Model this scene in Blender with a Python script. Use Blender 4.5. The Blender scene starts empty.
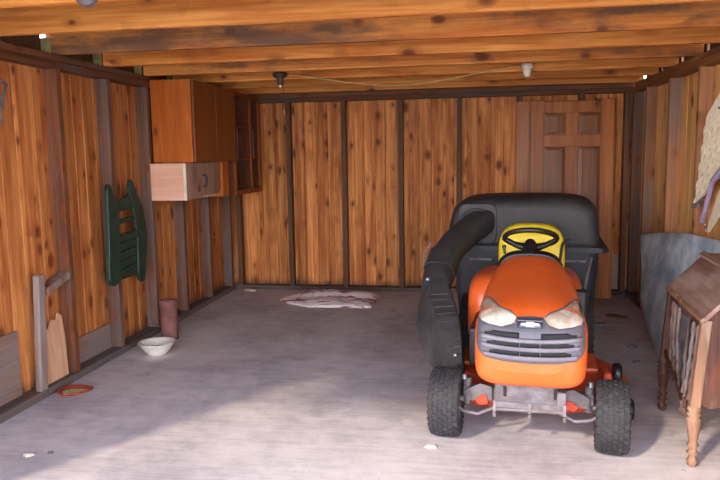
import bpy, bmesh, math, random
from mathutils import Vector, Matrix, noise as mnoise
from mathutils.bvhtree import BVHTree
random.seed(7)
scn = bpy.context.scene
COL = scn.collection
R = math.radians

# ------------------------------------------------------------------ mesh builder
class MB:
    def __init__(self): self.v = []; self.f = []; self.sm = []
    def add(self, vs, fs, smooth=False):
        n = len(self.v); self.v += [tuple(p) for p in vs]
        for f in fs: self.f.append(tuple(i + n for i in f)); self.sm.append(smooth)
        return self
    def box(self, x0, x1, y0, y1, z0, z1, M=None):
        vs = [Vector(p) for p in ((x0,y0,z0),(x1,y0,z0),(x1,y1,z0),(x0,y1,z0),(x0,y0,z1),(x1,y0,z1),(x1,y1,z1),(x0,y1,z1))]
        if M: vs = [M @ p for p in vs]
        return self.add(vs, [(0,3,2,1),(4,5,6,7),(0,1,5,4),(1,2,6,5),(2,3,7,6),(3,0,4,7)])
    def cbox(self, c, s, M=None):
        x, y, z = c; a, b, d = s[0]/2, s[1]/2, s[2]/2
        return self.box(x-a, x+a, y-b, y+b, z-d, z+d, M)
    def loft(self, rings, cap=True, closed=True, smooth=True):
        n = len(rings[0]); vs = [p for r in rings for p in r]; fs = []
        for i in range(len(rings)-1):
            for j in range(n if closed else n-1):
                k = (j+1) % n
                fs.append((i*n+j, i*n+k, (i+1)*n+k, (i+1)*n+j))
        self.add(vs, fs, smooth)
        if cap and closed:
            self.add(rings[0], [tuple(range(n))[::-1]]); self.add(rings[-1], [tuple(range(n))])
        return self
    def tube(self, pts, r, n=8, cap=True):
        pts = [Vector(p) for p in pts]; rs = r if isinstance(r, (list, tuple)) else [r]*len(pts)
        rings = []; prev = None
        for i, p in enumerate(pts):
            t = (pts[min(i+1, len(pts)-1)] - pts[max(i-1, 0)]).normalized()
            if prev is None:
                a = t.orthogonal().normalized()
            else:
                a = (prev - t*prev.dot(t)).normalized()
            prev = a; b = t.cross(a)
            rings.append([p + (a*math.cos(2*math.pi*j/n) + b*math.sin(2*math.pi*j/n))*rs[i] for j in range(n)])
        return self.loft(rings, cap)
    def lathe(self, prof, n=24, M=None, axis='z', closed=False):
        rings = []
        for r, h in prof:
            ring = []
            for j in range(n):
                a = 2*math.pi*j/n
                if axis == 'z': p = Vector((r*math.cos(a), r*math.sin(a), h))
                else: p = Vector((h, r*math.cos(a), r*math.sin(a)))
                ring.append(M @ p if M else p)
            rings.append(ring)
        if closed: rings.append(rings[0])
        return self.loft(rings, cap=not closed)
    def prism(self, poly, fn, d0, d1):
        # poly: list of (a,b); fn(a,b,d) -> point
        n = len(poly)
        vs = [fn(a, b, d0) for a, b in poly] + [fn(a, b, d1) for a, b in poly]
        fs = [tuple(range(n))[::-1], tuple(range(n, 2*n))]
        for i in range(n):
            j = (i+1) % n; fs.append((i, j, n+j, n+i))
        return self.add(vs, fs)
    def build(self, name, mat, parent=None, bevel=0, seg=2, sub=0, weld=False, solid=0):
        me = bpy.data.meshes.new(name); me.from_pydata(self.v, [], self.f)
        bm = bmesh.new(); bm.from_mesh(me)
        bm.faces.ensure_lookup_table()
        for f, s in zip(bm.faces, self.sm): f.smooth = s
        if weld: bmesh.ops.remove_doubles(bm, verts=bm.verts, dist=1e-4)
        bmesh.ops.recalc_face_normals(bm, faces=bm.faces)
        bm.to_mesh(me); bm.free()
        me.materials.append(mat)
        o = bpy.data.objects.new(name, me); COL.objects.link(o)
        if parent: o.parent = parent
        if solid:
            m = o.modifiers.new('solid', 'SOLIDIFY'); m.thickness = solid; m.offset = 0
        if bevel:
            m = o.modifiers.new('bevel', 'BEVEL'); m.width = bevel; m.segments = seg; m.limit_method = 'ANGLE'; m.angle_limit = R(35)
            m.harden_normals = False
        if sub:
            m = o.modifiers.new('sub', 'SUBSURF'); m.levels = sub; m.render_levels = sub
        return o

def tag(o, label=None, cat=None, group=None, kind=None):
    if label: o['label'] = label
    if cat: o['category'] = cat
    if group: o['group'] = group
    if kind: o['kind'] = kind
    return o
def empty(name, loc, rz=0):
    o = bpy.data.objects.new(name, None); COL.objects.link(o)
    o.location = loc; o.rotation_euler = (0, 0, rz); o.empty_display_size = .1
    return o
def struct(o): o['kind'] = 'structure'; return o
def rrect(cx, cz, hw, hh, r, n=5, y=0, plane='xz'):
    pts = []
    for sx, sz, a0 in ((1,1,0),(-1,1,90),(-1,-1,180),(1,-1,270)):
        for i in range(n+1):
            a = R(a0 + 90*i/n)
            pts.append((cx + sx*(hw-r) + r*math.cos(a), y, cz + sz*(hh-r) + r*math.sin(a)))
    return pts
def selp(cx, cz, hw, hh, y, n=40, e=3.5, etop=None):
    pts = []
    for i in range(n):
        a = 2*math.pi*i/n; c, s = math.cos(a), math.sin(a)
        ee = etop if (etop and s > 0) else e
        pts.append((cx + hw*math.copysign(abs(c)**(2/ee), c), y, cz + hh*math.copysign(abs(s)**(2/ee), s)))
    return pts

# ------------------------------------------------------------------ materials
def srgb(r, g, b):
    f = lambda c: (c/255/12.92) if c/255 <= .04045 else ((c/255+.055)/1.055)**2.4
    return (f(r), f(g), f(b), 1)
class NT:
    def __init__(self, name):
        self.m = bpy.data.materials.new(name); self.m.use_nodes = True
        self.t = self.m.node_tree; self.b = self.t.nodes['Principled BSDF']
    def n(self, typ, **kw):
        nd = self.t.nodes.new(typ)
        for k, v in kw.items(): setattr(nd, k, v)
        return nd
    def l(self, a, b): self.t.links.new(a, b)
    def val(self, sock, v):
        if isinstance(v, bpy.types.NodeSocket): self.l(v, sock)
        else: sock.default_value = v
    def math(self, op, a, b=0.0, clamp=False):
        nd = self.n('ShaderNodeMath', operation=op); nd.use_clamp = clamp
        self.val(nd.inputs[0], a); self.val(nd.inputs[1], b); return nd.outputs[0]
    def ramp(self, f, a, b):
        nd = self.n('ShaderNodeMapRange'); nd.interpolation_type = 'SMOOTHSTEP'
        self.val(nd.inputs[0], f); nd.inputs[1].default_value = a; nd.inputs[2].default_value = b
        return nd.outputs[0]
    def mix(self, f, a, b, mode='MIX'):
        nd = self.n('ShaderNodeMix', data_type='RGBA', blend_type=mode)
        self.val(nd.inputs[0], f); self.val(nd.inputs[6], a); self.val(nd.inputs[7], b); return nd.outputs[2]
    def noise(self, vec, scale, detail=4, rough=.55, dist=0):
        nd = self.n('ShaderNodeTexNoise'); self.l(vec, nd.inputs['Vector'])
        nd.inputs['Scale'].default_value = scale; nd.inputs['Detail'].default_value = detail
        nd.inputs['Roughness'].default_value = rough; nd.inputs['Distortion'].default_value = dist
        return nd.outputs[0]
    def scale(self, vec, s):
        nd = self.n('ShaderNodeVectorMath', operation='MULTIPLY'); self.l(vec, nd.inputs[0]); nd.inputs[1].default_value = s
        return nd.outputs[0]
    def addv(self, vec, b):
        nd = self.n('ShaderNodeVectorMath', operation='ADD'); self.l(vec, nd.inputs[0]); self.val(nd.inputs[1], b)
        return nd.outputs[0]
    def coords(self, isl=True):
        tc = self.n('ShaderNodeTexCoord').outputs['Object']
        g = self.n('ShaderNodeNewGeometry').outputs['Random Per Island']
        oi = self.n('ShaderNodeObjectInfo').outputs['Random']
        rnd = self.math('ADD', g, oi)
        v = self.n('ShaderNodeCombineXYZ')
        self.l(self.math('MULTIPLY', rnd, 17.3), v.inputs[0]); self.l(self.math('MULTIPLY', rnd, 31.7), v.inputs[1]); self.l(self.math('MULTIPLY', rnd, 23.1), v.inputs[2])
        return tc, self.addv(tc, v.outputs[0]), self.math('FRACT', self.math('MULTIPLY', rnd, 7.77))
    def bump(self, h, strength=.3, dist=.01):
        nd = self.n('ShaderNodeBump'); nd.inputs['Strength'].default_value = strength; nd.inputs['Distance'].default_value = dist
        self.l(h, nd.inputs['Height']); self.l(nd.outputs[0], self.b.inputs['Normal'])

def wood(name, c1, c2, axis='z', knots=.5, gray=0.0, graycol=(105,95,92), rough=.65, dark=None, tintv=.35, lowdirt=None, spec=.25, fine=70):
    N = NT(name); tc, v, rnd = N.coords()
    ax = 'xyz'.index(axis)
    def st(across, along):
        s = [across]*3; s[ax] = along; return tuple(s)
    g1 = N.noise(N.scale(v, st(fine, 2.2)), 1, 4, .6, .3)
    g2 = N.noise(N.scale(v, st(11, .7)), 1, 3, .5, .6)
    f = N.math('ADD', N.math('MULTIPLY', g1, .55), N.math('MULTIPLY', g2, .6))
    col = N.mix(N.ramp(f, .38, .82), srgb(*c1), srgb(*c2))
    # board to board difference
    t = N.math('ADD', N.math('MULTIPLY', rnd, tintv), 1 - tintv*.6)
    tv = N.n('ShaderNodeCombineColor'); [N.l(t, tv.inputs[i]) for i in range(3)]
    col = N.mix(1.0, col, tv.outputs[0], 'MULTIPLY')
    if knots > 0:
        vo = N.n('ShaderNodeTexVoronoi'); vo.feature = 'F1'; N.l(N.scale(v, st(11, 6.5)), vo.inputs['Vector']); vo.inputs['Scale'].default_value = 1
        sep = N.n('ShaderNodeSeparateColor'); N.l(vo.outputs['Color'], sep.inputs[0])
        keep = N.math('LESS_THAN', sep.outputs[0], knots)
        size = N.math('ADD', N.math('MULTIPLY', sep.outputs[1], .26), .10)
        k = N.math('SUBTRACT', 1.0, N.ramp(N.math('DIVIDE', vo.outputs['Distance'], size), .55, 1.35))
        k = N.math('MULTIPLY', k, keep)
        col = N.mix(N.math('MULTIPLY', k, .85), col, srgb(*(dark or (62,28,16))))
        halo = N.math('MULTIPLY', N.math('SUBTRACT', 1.0, N.ramp(N.math('DIVIDE', vo.outputs['Distance'], size), 1.0, 3.2)), keep)
        col = N.mix(N.math('MULTIPLY', halo, .35), col, srgb(132,66,30))
    if gray > 0:
        gm = N.noise(N.scale(v, st(3.2, .8)), 1, 5, .65)
        gm = N.ramp(gm, .62 - gray*.5, .80 - gray*.5)
        gc = N.mix(g1, srgb(*[c*.75 for c in graycol]), srgb(*graycol))
        col = N.mix(N.math('MULTIPLY', gm, .88), col, gc)
    if lowdirt:
        sp = N.n('ShaderNodeSeparateXYZ'); N.l(tc, sp.inputs[0])
        dn = N.noise(N.scale(v, st(14, 2.5)), 1, 4, .6)
        hz = N.math('ADD', sp.outputs[2], N.math('MULTIPLY', dn, -lowdirt*1.6))
        lm = N.math('SUBTRACT', 1.0, N.ramp(hz, -lowdirt*.75, lowdirt*.35))
        col = N.mix(N.math('MULTIPLY', lm, .85), col, srgb(70,48,40))
    N.l(col, N.b.inputs['Base Color'])
    N.b.inputs['Roughness'].default_value = rough; N.b.inputs['Specular IOR Level'].default_value = spec
    N.bump(g1, .25, .004)
    return N.m
def plain(name, c, rough=.5, metal=0, var=.12, scale=12, bump=0, c2=None, spec=.5, dust=0, dustcol=(150,135,125), coat=0):
    N = NT(name); tc, v, rnd = N.coords()
    n1 = N.noise(v, scale, 5, .6); a = srgb(*c); b = srgb(*(c2 or [x*(1-var) for x in c]))
    col = N.mix(N.ramp(n1, .35, .68), b, a)
    if dust:
        n2 = N.noise(v, 5, 6, .7); n3 = N.noise(v, 45, 3, .7)
        dm = N.math('MULTIPLY', N.ramp(N.math('ADD', N.math('MULTIPLY', n2, .7), N.math('MULTIPLY', n3, .35)), .42, .72), dust)
        col = N.mix(dm, col, srgb(*dustcol))
        N.l(N.math('ADD', N.math('MULTIPLY', dm, .5), rough, True), N.b.inputs['Roughness'])
    else: N.b.inputs['Roughness'].default_value = rough
    N.l(col, N.b.inputs['Base Color'])
    N.b.inputs['Metallic'].default_value = metal
    N.b.inputs['Specular IOR Level'].default_value = spec
    if coat: N.b.inputs['Coat Weight'].default_value = coat; N.b.inputs['Coat Roughness'].default_value = .15
    if bump: N.bump(N.noise(v, scale*4, 4, .6), bump, .006)
    return N.m

M = {}
M['board_back'] = wood('pine_boards', (154,82,36), (232,158,92), 'z', knots=.34, tintv=.42, lowdirt=.12, fine=45)
M['board_side'] = wood('side_boards', (146,78,36), (214,142,82), 'z', knots=.42, tintv=.34, lowdirt=.13, fine=38)
M['board_right'] = wood('yellower_lit_side_boards', (212,146,80), (246,196,132), 'z', knots=.14, tintv=.4, lowdirt=.13, fine=38)  # yellower boards, lightened further so the colour carries the right wall's bounced sunlight
M['stud'] = wood('old_stud_wood', (84,58,46), (122,92,78), 'z', knots=.2, gray=.35, graycol=(122,108,104), tintv=.25)
M['stud_dark'] = wood('dark_stud_wood', (78,52,38), (118,82,62), 'z', knots=.2, gray=.1, graycol=(92,76,70), tintv=.25)
M['stud_red'] = wood('reddish_stud_wood', (88,50,34), (132,84,56), 'z', knots=.2, gray=.25, graycol=(124,104,94), tintv=.35)
M['stud_right'] = wood('brown_lit_stud_wood', (140,92,62), (192,138,98), 'z', knots=.2, gray=.15, graycol=(150,128,116), tintv=.4)  # right wall studs, bounced light put into the base colour
M['plate_x'] = wood('plate_wood_cross', (80,48,30), (124,80,52), 'x', knots=.2, gray=.2, graycol=(95,80,72))
M['plate_y'] = wood('plate_wood_long', (72,42,26), (118,76,50), 'y', knots=.2, gray=.25, graycol=(105,90,82))
M['plate_right'] = wood('lit_plate_wood', (118,74,44), (170,114,70), 'y', knots=.2, gray=.15, graycol=(150,126,108))  # lit copy of the plate wood, brightness painted in for the right wall
M['sill_x'] = wood('sill_wood_cross', (72,54,48), (106,86,78), 'x', knots=.1, gray=.4)
M['sill_y'] = wood('sill_wood_long', (78,62,58), (116,100,96), 'y', knots=.1, gray=.5)
M['joist'] = wood('joist_wood', (184,100,38), (236,160,80), 'x', knots=.18, gray=0, tintv=.22, fine=45)
M['joist_worn'] = wood('worn_joist_wood', (178,96,38), (228,152,76), 'x', knots=.3, gray=.36, graycol=(104,78,64), tintv=.2, fine=55)
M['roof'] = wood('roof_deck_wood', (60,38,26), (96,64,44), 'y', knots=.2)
M['gray_ply'] = wood('weathered_plywood', (116,88,76), (152,124,110), 'y', knots=.05, gray=.5, graycol=(138,122,120), tintv=.1)
M['gray_pale'] = wood('pale_weathered_board', (170,140,112), (206,184,160), 'z', knots=.05, gray=.3, graycol=(190,176,166))
M['pale_ply'] = wood('pale_plywood', (188,136,106), (222,178,146), 'z', knots=.05, gray=.05)
M['batten'] = wood('gray_batten_wood', (92,74,66), (150,130,122), 'z', knots=.2, gray=.3, graycol=(150,136,132), fine=30)
M['cab_orange'] = wood('varnished_plywood', (158,78,20), (194,104,34), 'z', knots=.05, tintv=.1, rough=.38, spec=.4, fine=40)
M['cab_dark'] = wood('brown_door_plywood', (116,56,20), (146,76,30), 'z', knots=.02, tintv=.12, rough=.4, spec=.4)
M['cab_pink'] = wood('whitewashed_plywood', (204,154,128), (226,180,154), 'x', knots=.02, tintv=.1)
M['cab_front'] = wood('worn_whitewashed_plywood', (142,106,88), (184,146,124), 'z', knots=.1, gray=.15)
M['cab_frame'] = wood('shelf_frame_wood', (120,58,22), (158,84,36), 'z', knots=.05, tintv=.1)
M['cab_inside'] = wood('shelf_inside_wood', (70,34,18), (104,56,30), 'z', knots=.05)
M['cream'] = plain('cream_paint', (226,206,184), .6, var=.1)
M['door_wood'] = wood('door_stain', (142,76,28), (192,116,54), 'z', knots=.02, tintv=.22, rough=.4, spec=.4, fine=90)
M['door_panel'] = wood('door_panel_stain', (110,66,38), (156,100,62), 'z', knots=.02, tintv=.1, rough=.4, spec=.4, fine=90)
M['desk'] = wood('worn_mahogany', (60,36,30), (100,64,52), 'z', knots=.02, gray=.12, graycol=(176,150,136), tintv=.2, rough=.5)
M['desk_lid'] = wood('worn_lid_veneer', (104,72,62), (150,116,102), 'y', knots=.02, gray=.25, graycol=(186,162,150), tintv=.15, rough=.5)
M['desk_light'] = wood('bare_worn_wood', (112,80,60), (156,120,98), 'z', knots=.02, gray=.1, graycol=(200,170,150), tintv=.15)
M['spindle'] = wood('pale_worn_spindle', (70,50,44), (136,110,100), 'z', knots=.0, gray=.2, graycol=(190,176,172), tintv=.15)
M['green'] = plain('dark_green_paint', (24,58,44), .5, var=.35, dust=.15, dustcol=(70,90,80))
M['orange'] = plain('orange_enamel', (240,100,34), .36, var=.08, scale=3, dust=.34, dustcol=(220,122,84), coat=.3)
M['orange_deck'] = plain('worn_orange_enamel', (205,66,28), .5, var=.25, scale=9, dust=.3, dustcol=(150,96,76))
M['yellow'] = plain('yellow_vinyl', (250,224,46), .5, var=.06, scale=5, dust=.12, dustcol=(220,190,110))
M['black_plastic'] = plain('dusty_black_plastic', (46,44,48), .55, var=.2, dust=.3, dustcol=(92,84,82), bump=.1)
M['black'] = plain('black_plastic', (24,23,25), .4, var=.2, dust=.12, dustcol=(80,74,70))
M['bin'] = plain('dark_grey_bin_plastic', (40,42,50), .5, var=.2, dust=.25, dustcol=(74,74,80))
M['chute'] = plain('dusty_chute_plastic', (56,52,54), .62, var=.2, dust=.45, dustcol=(104,96,94), bump=.3)
M['tyre'] = plain('tyre_rubber', (40,38,42), .8, var=.25, dust=.22, dustcol=(104,98,98), bump=.3)
M['rim'] = plain('rim_paint', (112,104,98), .5, dust=.3)
M['grille'] = plain('grey_grille_plastic', (92,88,97), .4, var=.1, dust=.2, dustcol=(140,126,122))
M['bar'] = plain('silver_grille_plastic', (116,110,120), .38, var=.1, dust=.2, dustcol=(150,136,130))
M['slot'] = plain('slot_black', (16,15,17), .7)
M['iron'] = plain('dirty_grey_steel', (120,114,120), .5, metal=.25, var=.3, dust=.4, dustcol=(138,112,98), bump=.3)
M['steel'] = plain('bright_steel', (200,198,200), .3, metal=.8)
M['rust'] = plain('rusty_steel', (120,72,50), .8, var=.3, bump=.4)
M['galv'] = plain('galvanised_sheet', (200,210,218), .5, metal=.0, var=.3, scale=5, dust=.6, dustcol=(228,232,236), c2=(146,162,180))
M['weave'] = plain('cream_woven_cane', (246,230,200), .7, var=.08, scale=30)
M['strap'] = plain('lavender_strap', (168,154,184), .6)
M['white_enamel'] = plain('white_enamel', (226,218,208), .35, var=.06, dust=.25, dustcol=(180,164,150))
M['clay'] = plain('reddish_clay', (132,78,72), .8, var=.25, scale=9, dust=.3, dustcol=(150,116,112), bump=.3)
M['red_dish'] = plain('red_glaze', (176,62,40), .4, var=.3, scale=25)
M['dish_fill'] = plain('pale_green_glaze', (190,178,132), .5, var=.3, scale=30)
M['porcelain'] = plain('porcelain', (236,226,208), .35, var=.05)
M['fixture'] = plain('dark_socket', (74,58,52), .5, dust=.3)
M['cord'] = plain('old_cord', (214,176,112), .7)
M['paper'] = plain('white_scrap', (206,192,182), .8, var=.12)
M['block'] = plain('pale_green_timber', (166,158,104), .7, var=.2)
M['chrome'] = plain('bowtie_chrome', (236,232,232), .25, metal=.6)
M['badge'] = plain('badge_dark', (66,66,84), .35)

def lens_mat():
    N = NT('headlight_lens'); tc, v, rnd = N.coords()
    n1 = N.noise(v, 14, 4, .6)
    N.l(N.mix(N.ramp(n1, .35, .62), srgb(202,180,160), srgb(246,232,216)), N.b.inputs['Base Color'])
    N.b.inputs['Roughness'].default_value = .18; N.b.inputs['Coat Weight'].default_value = .8; N.b.inputs['Coat Roughness'].default_value = .08
    N.b.inputs['Metallic'].default_value = .25
    return N.m
M['lens'] = lens_mat()

def rug_mat():
    N = NT('rag_rug_cloth'); tc, v, rnd = N.coords()
    n = N.noise(N.scale(tc, (1.6, 15, 6)), 1, 5, .6, .8); n2 = N.noise(tc, 9, 4, .6)
    c = N.mix(N.ramp(n, .50, .56), srgb(240,226,228), srgb(150,46,44))
    c = N.mix(N.ramp(n2, .55, .7), c, srgb(140,128,140))
    N.l(c, N.b.inputs['Base Color']); N.b.inputs['Roughness'].default_value = .75
    N.bump(N.noise(tc, 40, 4), .5, .01); return N.m
M['rug'] = rug_mat()

def concrete(name, a, b, stain, crack=True):
    N = NT(name); tc = N.n('ShaderNodeTexCoord').outputs['Object']
    n1 = N.noise(tc, 1.3, 6, .6); n2 = N.noise(tc, 9, 5, .65)
    n3 = N.noise(N.scale(tc, (1.6, 34, 1)), 1.0, 5, .7, .4)      # broom strokes across the slab
    f = N.math('ADD', N.math('ADD', N.math('MULTIPLY', n1, .55), N.math('MULTIPLY', n2, .25)), N.math('MULTIPLY', n3, .22))
    col = N.mix(N.ramp(f, .36, .62), srgb(*a), srgb(*b))
    st = N.noise(tc, 2.3, 5, .7, .4); st2 = N.noise(tc, 7, 3, .6)
    col = N.mix(N.math('MULTIPLY', N.ramp(N.math('ADD', N.math('MULTIPLY', st, .8), N.math('MULTIPLY', st2, .2)), .56, .70), .55), col, srgb(*stain))
    sp = N.ramp(N.noise(tc, 26, 2, .5), .70, .76)
    col = N.mix(N.math('MULTIPLY', sp, .4), col, srgb(84,76,78))
    if crack:
        vo = N.n('ShaderNodeTexVoronoi'); vo.feature = 'DISTANCE_TO_EDGE'; vo.inputs['Scale'].default_value = .33
        N.l(N.addv(tc, N.scale(N.n('ShaderNodeTexNoise').outputs['Color'], (.05,.05,0))), vo.inputs['Vector'])
        cr = N.math('SUBTRACT', 1.0, N.ramp(vo.outputs['Distance'], .0015, .006))
        col = N.mix(N.math('MULTIPLY', cr, .15), col, srgb(206,190,184))
    N.l(col, N.b.inputs['Base Color']); N.b.inputs['Roughness'].default_value = .7; N.b.inputs['Specular IOR Level'].default_value = .3
    N.bump(N.math('ADD', N.math('MULTIPLY', n3, .6), N.math('MULTIPLY', n2, .4)), .3, .008)
    return N.m
M['concrete'] = concrete('old_concrete', (158,150,155), (204,195,196), (132,123,130))
M['drive'] = concrete('driveway_concrete', (200,190,176), (226,216,202), (190,178,166), False)

# ------------------------------------------------------------------ room
XL, XR, HP, HJ, YF = -2.457, 1.73, 2.045, 2.139, -5.25
TH = .095
def boards(mb, a0, a1, z0, z1, fn, wid=(.10, .15), t=.022):
    a = a0
    while a < a1 - .02:
        b = min(a1, a + random.uniform(*wid))
        if a1 - b < .04: b = a1
        c = .006; poly = [(a, 0), (a, t - c), (a + c, t), (b - c, t), (b, t - c), (b, 0)]
        j = random.uniform(-.0015, .0015)
        n = len(poly); vs = [fn(p, d + j, z0) for p, d in poly] + [fn(p, d + j, z1) for p, d in poly]
        fs = [tuple(range(n))[::-1], tuple(range(n, 2*n))] + [(i, (i+1) % n, n + (i+1) % n, n + i) for i in range(n)]
        mb.add(vs, fs); a = b
fl = struct(MB().box(XL-.2, XR+.2, YF, .14, -.12, 0).build('floor', M['concrete']))
dr = struct(MB().box(-14, 14, -26, YF, -.2, -.03).build('driveway', M['drive']))
# back wall
b = MB(); boards(b, XL-.1, XR+.1, .0, HJ, lambda p, d, z: (p, TH + .022 - d, z))
wb = struct(b.build('wall_back', M['board_back']))
backx = [-.61*3, -.61*2, -.61, 0, .61, 1.22]
for x in [-2.42] + backx + [1.66]:
    MB().box(x, x+.05, 0, TH, .045, HP).build('stud', M['stud_dark'], wb, bevel=.003)
MB().box(XL, XR, -.005, TH, 0, .045).build('bottom_plate', M['sill_x'], wb, bevel=.003)
MB().box(XL, XR, -.004, TH, HP, HP+.045).build('top_plate', M['plate_x'], wb, bevel=.003)
MB().box(XL, XR, 0, TH, HP+.047, HJ-.001).build('top_plate', M['plate_x'], wb, bevel=.003)
MB().prism([(1.575,.05),(1.655,.05),(1.655,.40),(1.575,.43)], lambda a, z, d: (a, d, z), TH-.02, TH-.004).build('plywood_patch', M['gray_pale'], wb)
# left wall
b = MB(); boards(b, YF-.1, .1, 0.0, HJ, lambda p, d, z: (XL - TH - .022 + d, p, z), (.12, .19))
wl = struct(b.build('wall_left', M['board_side']))
for y in [-3.15, -2.54, -1.93, -1.32, -.71, -.1, -4.37, -4.98]:
    MB().box(XL-TH, XL, y, y+.05, .045, HP).build('stud', M['stud_red'] if y == -3.15 else M['stud'], wl, bevel=.003)
MB().box(XL-TH, XL+.012, YF, -.0, 0, .05).build('bottom_plate', M['sill_y'], wl, bevel=.004)
MB().box(XL-TH, XL, YF, 0, HP, HP+.045).build('top_plate', M['plate_y'], wl, bevel=.004)
MB().box(XL-TH, XL-.012, YF, 0, HP+.047, HJ-.001).build('top_plate', M['plate_y'], wl, bevel=.004)
# grey plywood patches nailed low between the studs
for y0, y1, h in ((-4.30, -3.60, .45), (-3.08, -2.55, .235)):
    MB().box(XL-TH+.002, XL-TH+.016, y0, y1, .05, h).build('plywood_patch', M['gray_ply'], wl, bevel=.002)
MB().prism([(-3.545,.05),(-3.475,.05),(-3.43,.745),(-3.46,.775),(-3.495,.765)], lambda a, z, d: (d, a, z), XL-.03, XL+.012).build('batten', M['batten'], wl, bevel=.006)
MB().prism([(-3.42,.655),(-3.40,.625),(-3.16,.69),(-3.15,.735),(-3.18,.735),(-3.40,.675)], lambda a, z, d: (d, a, z), XL-.06, XL+.008).build('cleat', M['batten'], wl, bevel=.006)
# right wall
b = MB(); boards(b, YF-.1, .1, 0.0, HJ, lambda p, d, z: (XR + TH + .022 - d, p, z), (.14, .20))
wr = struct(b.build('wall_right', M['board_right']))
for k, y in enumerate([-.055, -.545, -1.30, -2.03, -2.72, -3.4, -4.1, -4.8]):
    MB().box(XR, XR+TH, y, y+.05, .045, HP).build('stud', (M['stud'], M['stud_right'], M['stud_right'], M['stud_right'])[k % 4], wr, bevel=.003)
MB().box(XR-.01, XR+TH, YF, 0, 0, .05).build('bottom_plate', M['sill_y'], wr, bevel=.004)
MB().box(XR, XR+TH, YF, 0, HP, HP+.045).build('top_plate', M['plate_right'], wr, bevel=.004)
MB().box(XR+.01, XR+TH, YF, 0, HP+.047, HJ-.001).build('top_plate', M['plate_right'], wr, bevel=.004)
# front wall round the open doorway, behind it the camera
OX0, OX1, OH = XL-.02, 1.66, 2.08
b = MB()
b.box(XL-TH-.02, OX0, YF-.14, YF-.02, 0, 2.45); b.box(OX1, XR+TH+.02, YF-.14, YF-.02, 0, 2.45); b.box(OX0, OX1, YF-.14, YF-.02, OH, 2.45)
wf = struct(b.build('wall_front', M['board_side']))
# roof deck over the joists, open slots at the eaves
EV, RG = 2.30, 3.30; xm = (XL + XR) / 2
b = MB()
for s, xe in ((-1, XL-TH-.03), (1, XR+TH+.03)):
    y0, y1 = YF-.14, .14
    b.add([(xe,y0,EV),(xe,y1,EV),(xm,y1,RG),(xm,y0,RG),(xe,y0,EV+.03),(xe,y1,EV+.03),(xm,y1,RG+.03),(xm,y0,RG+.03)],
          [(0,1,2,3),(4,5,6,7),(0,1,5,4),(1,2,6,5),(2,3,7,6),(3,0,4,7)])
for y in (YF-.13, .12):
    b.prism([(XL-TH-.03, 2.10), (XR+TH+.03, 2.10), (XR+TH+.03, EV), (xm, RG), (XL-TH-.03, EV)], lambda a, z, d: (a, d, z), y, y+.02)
b.box(XL-.3, XR+.3, YF-1.15, YF-.14, 2.26, 2.32)  # added overhang, out of view, keeps high sky light off the near floor
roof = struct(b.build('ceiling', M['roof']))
for i, y in enumerate([-.075, -.66, -1.27, -1.88, -2.49, -3.10, -3.80, -4.42, -5.03]):
    e0 = XL - TH + random.uniform(.02, .06); 
    j = MB()
    n = 12; rings = []
    for q in range(n+1):
        x = e0 + (XR + TH - .03 - e0)*q/n; w = .004*math.sin(q*.7 + i*2)
        rings.append([(x, y + w, HJ), (x, y + w + .045, HJ), (x, y + w + .045, HJ+.145), (x, y + w, HJ+.145)])
    j.loft(rings, smooth=False)
    j.build('joist', M['joist_worn'] if i in (3, 5) else M['joist'], roof, bevel=.004)
    for xa, xb in ((XL-TH-.02, XL-TH+.05),):
        MB().box(xa, xb, y-.045, y-.012, HJ, HJ+.10).build('rafter_tail', M['block'], roof, bevel=.003)
    # frieze blocks closing the eave slot between joists, a bright chink left beside each joist
    for xa, xb in ((XL-TH-.02, XL-TH), (XR+TH, XR+TH+.02)):
        MB().box(xa, xb, y-.575, y-(.047 if xa < 0 else .02), HJ-.005, EV+.02).build('frieze_block', M['stud_dark'], roof)

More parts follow.
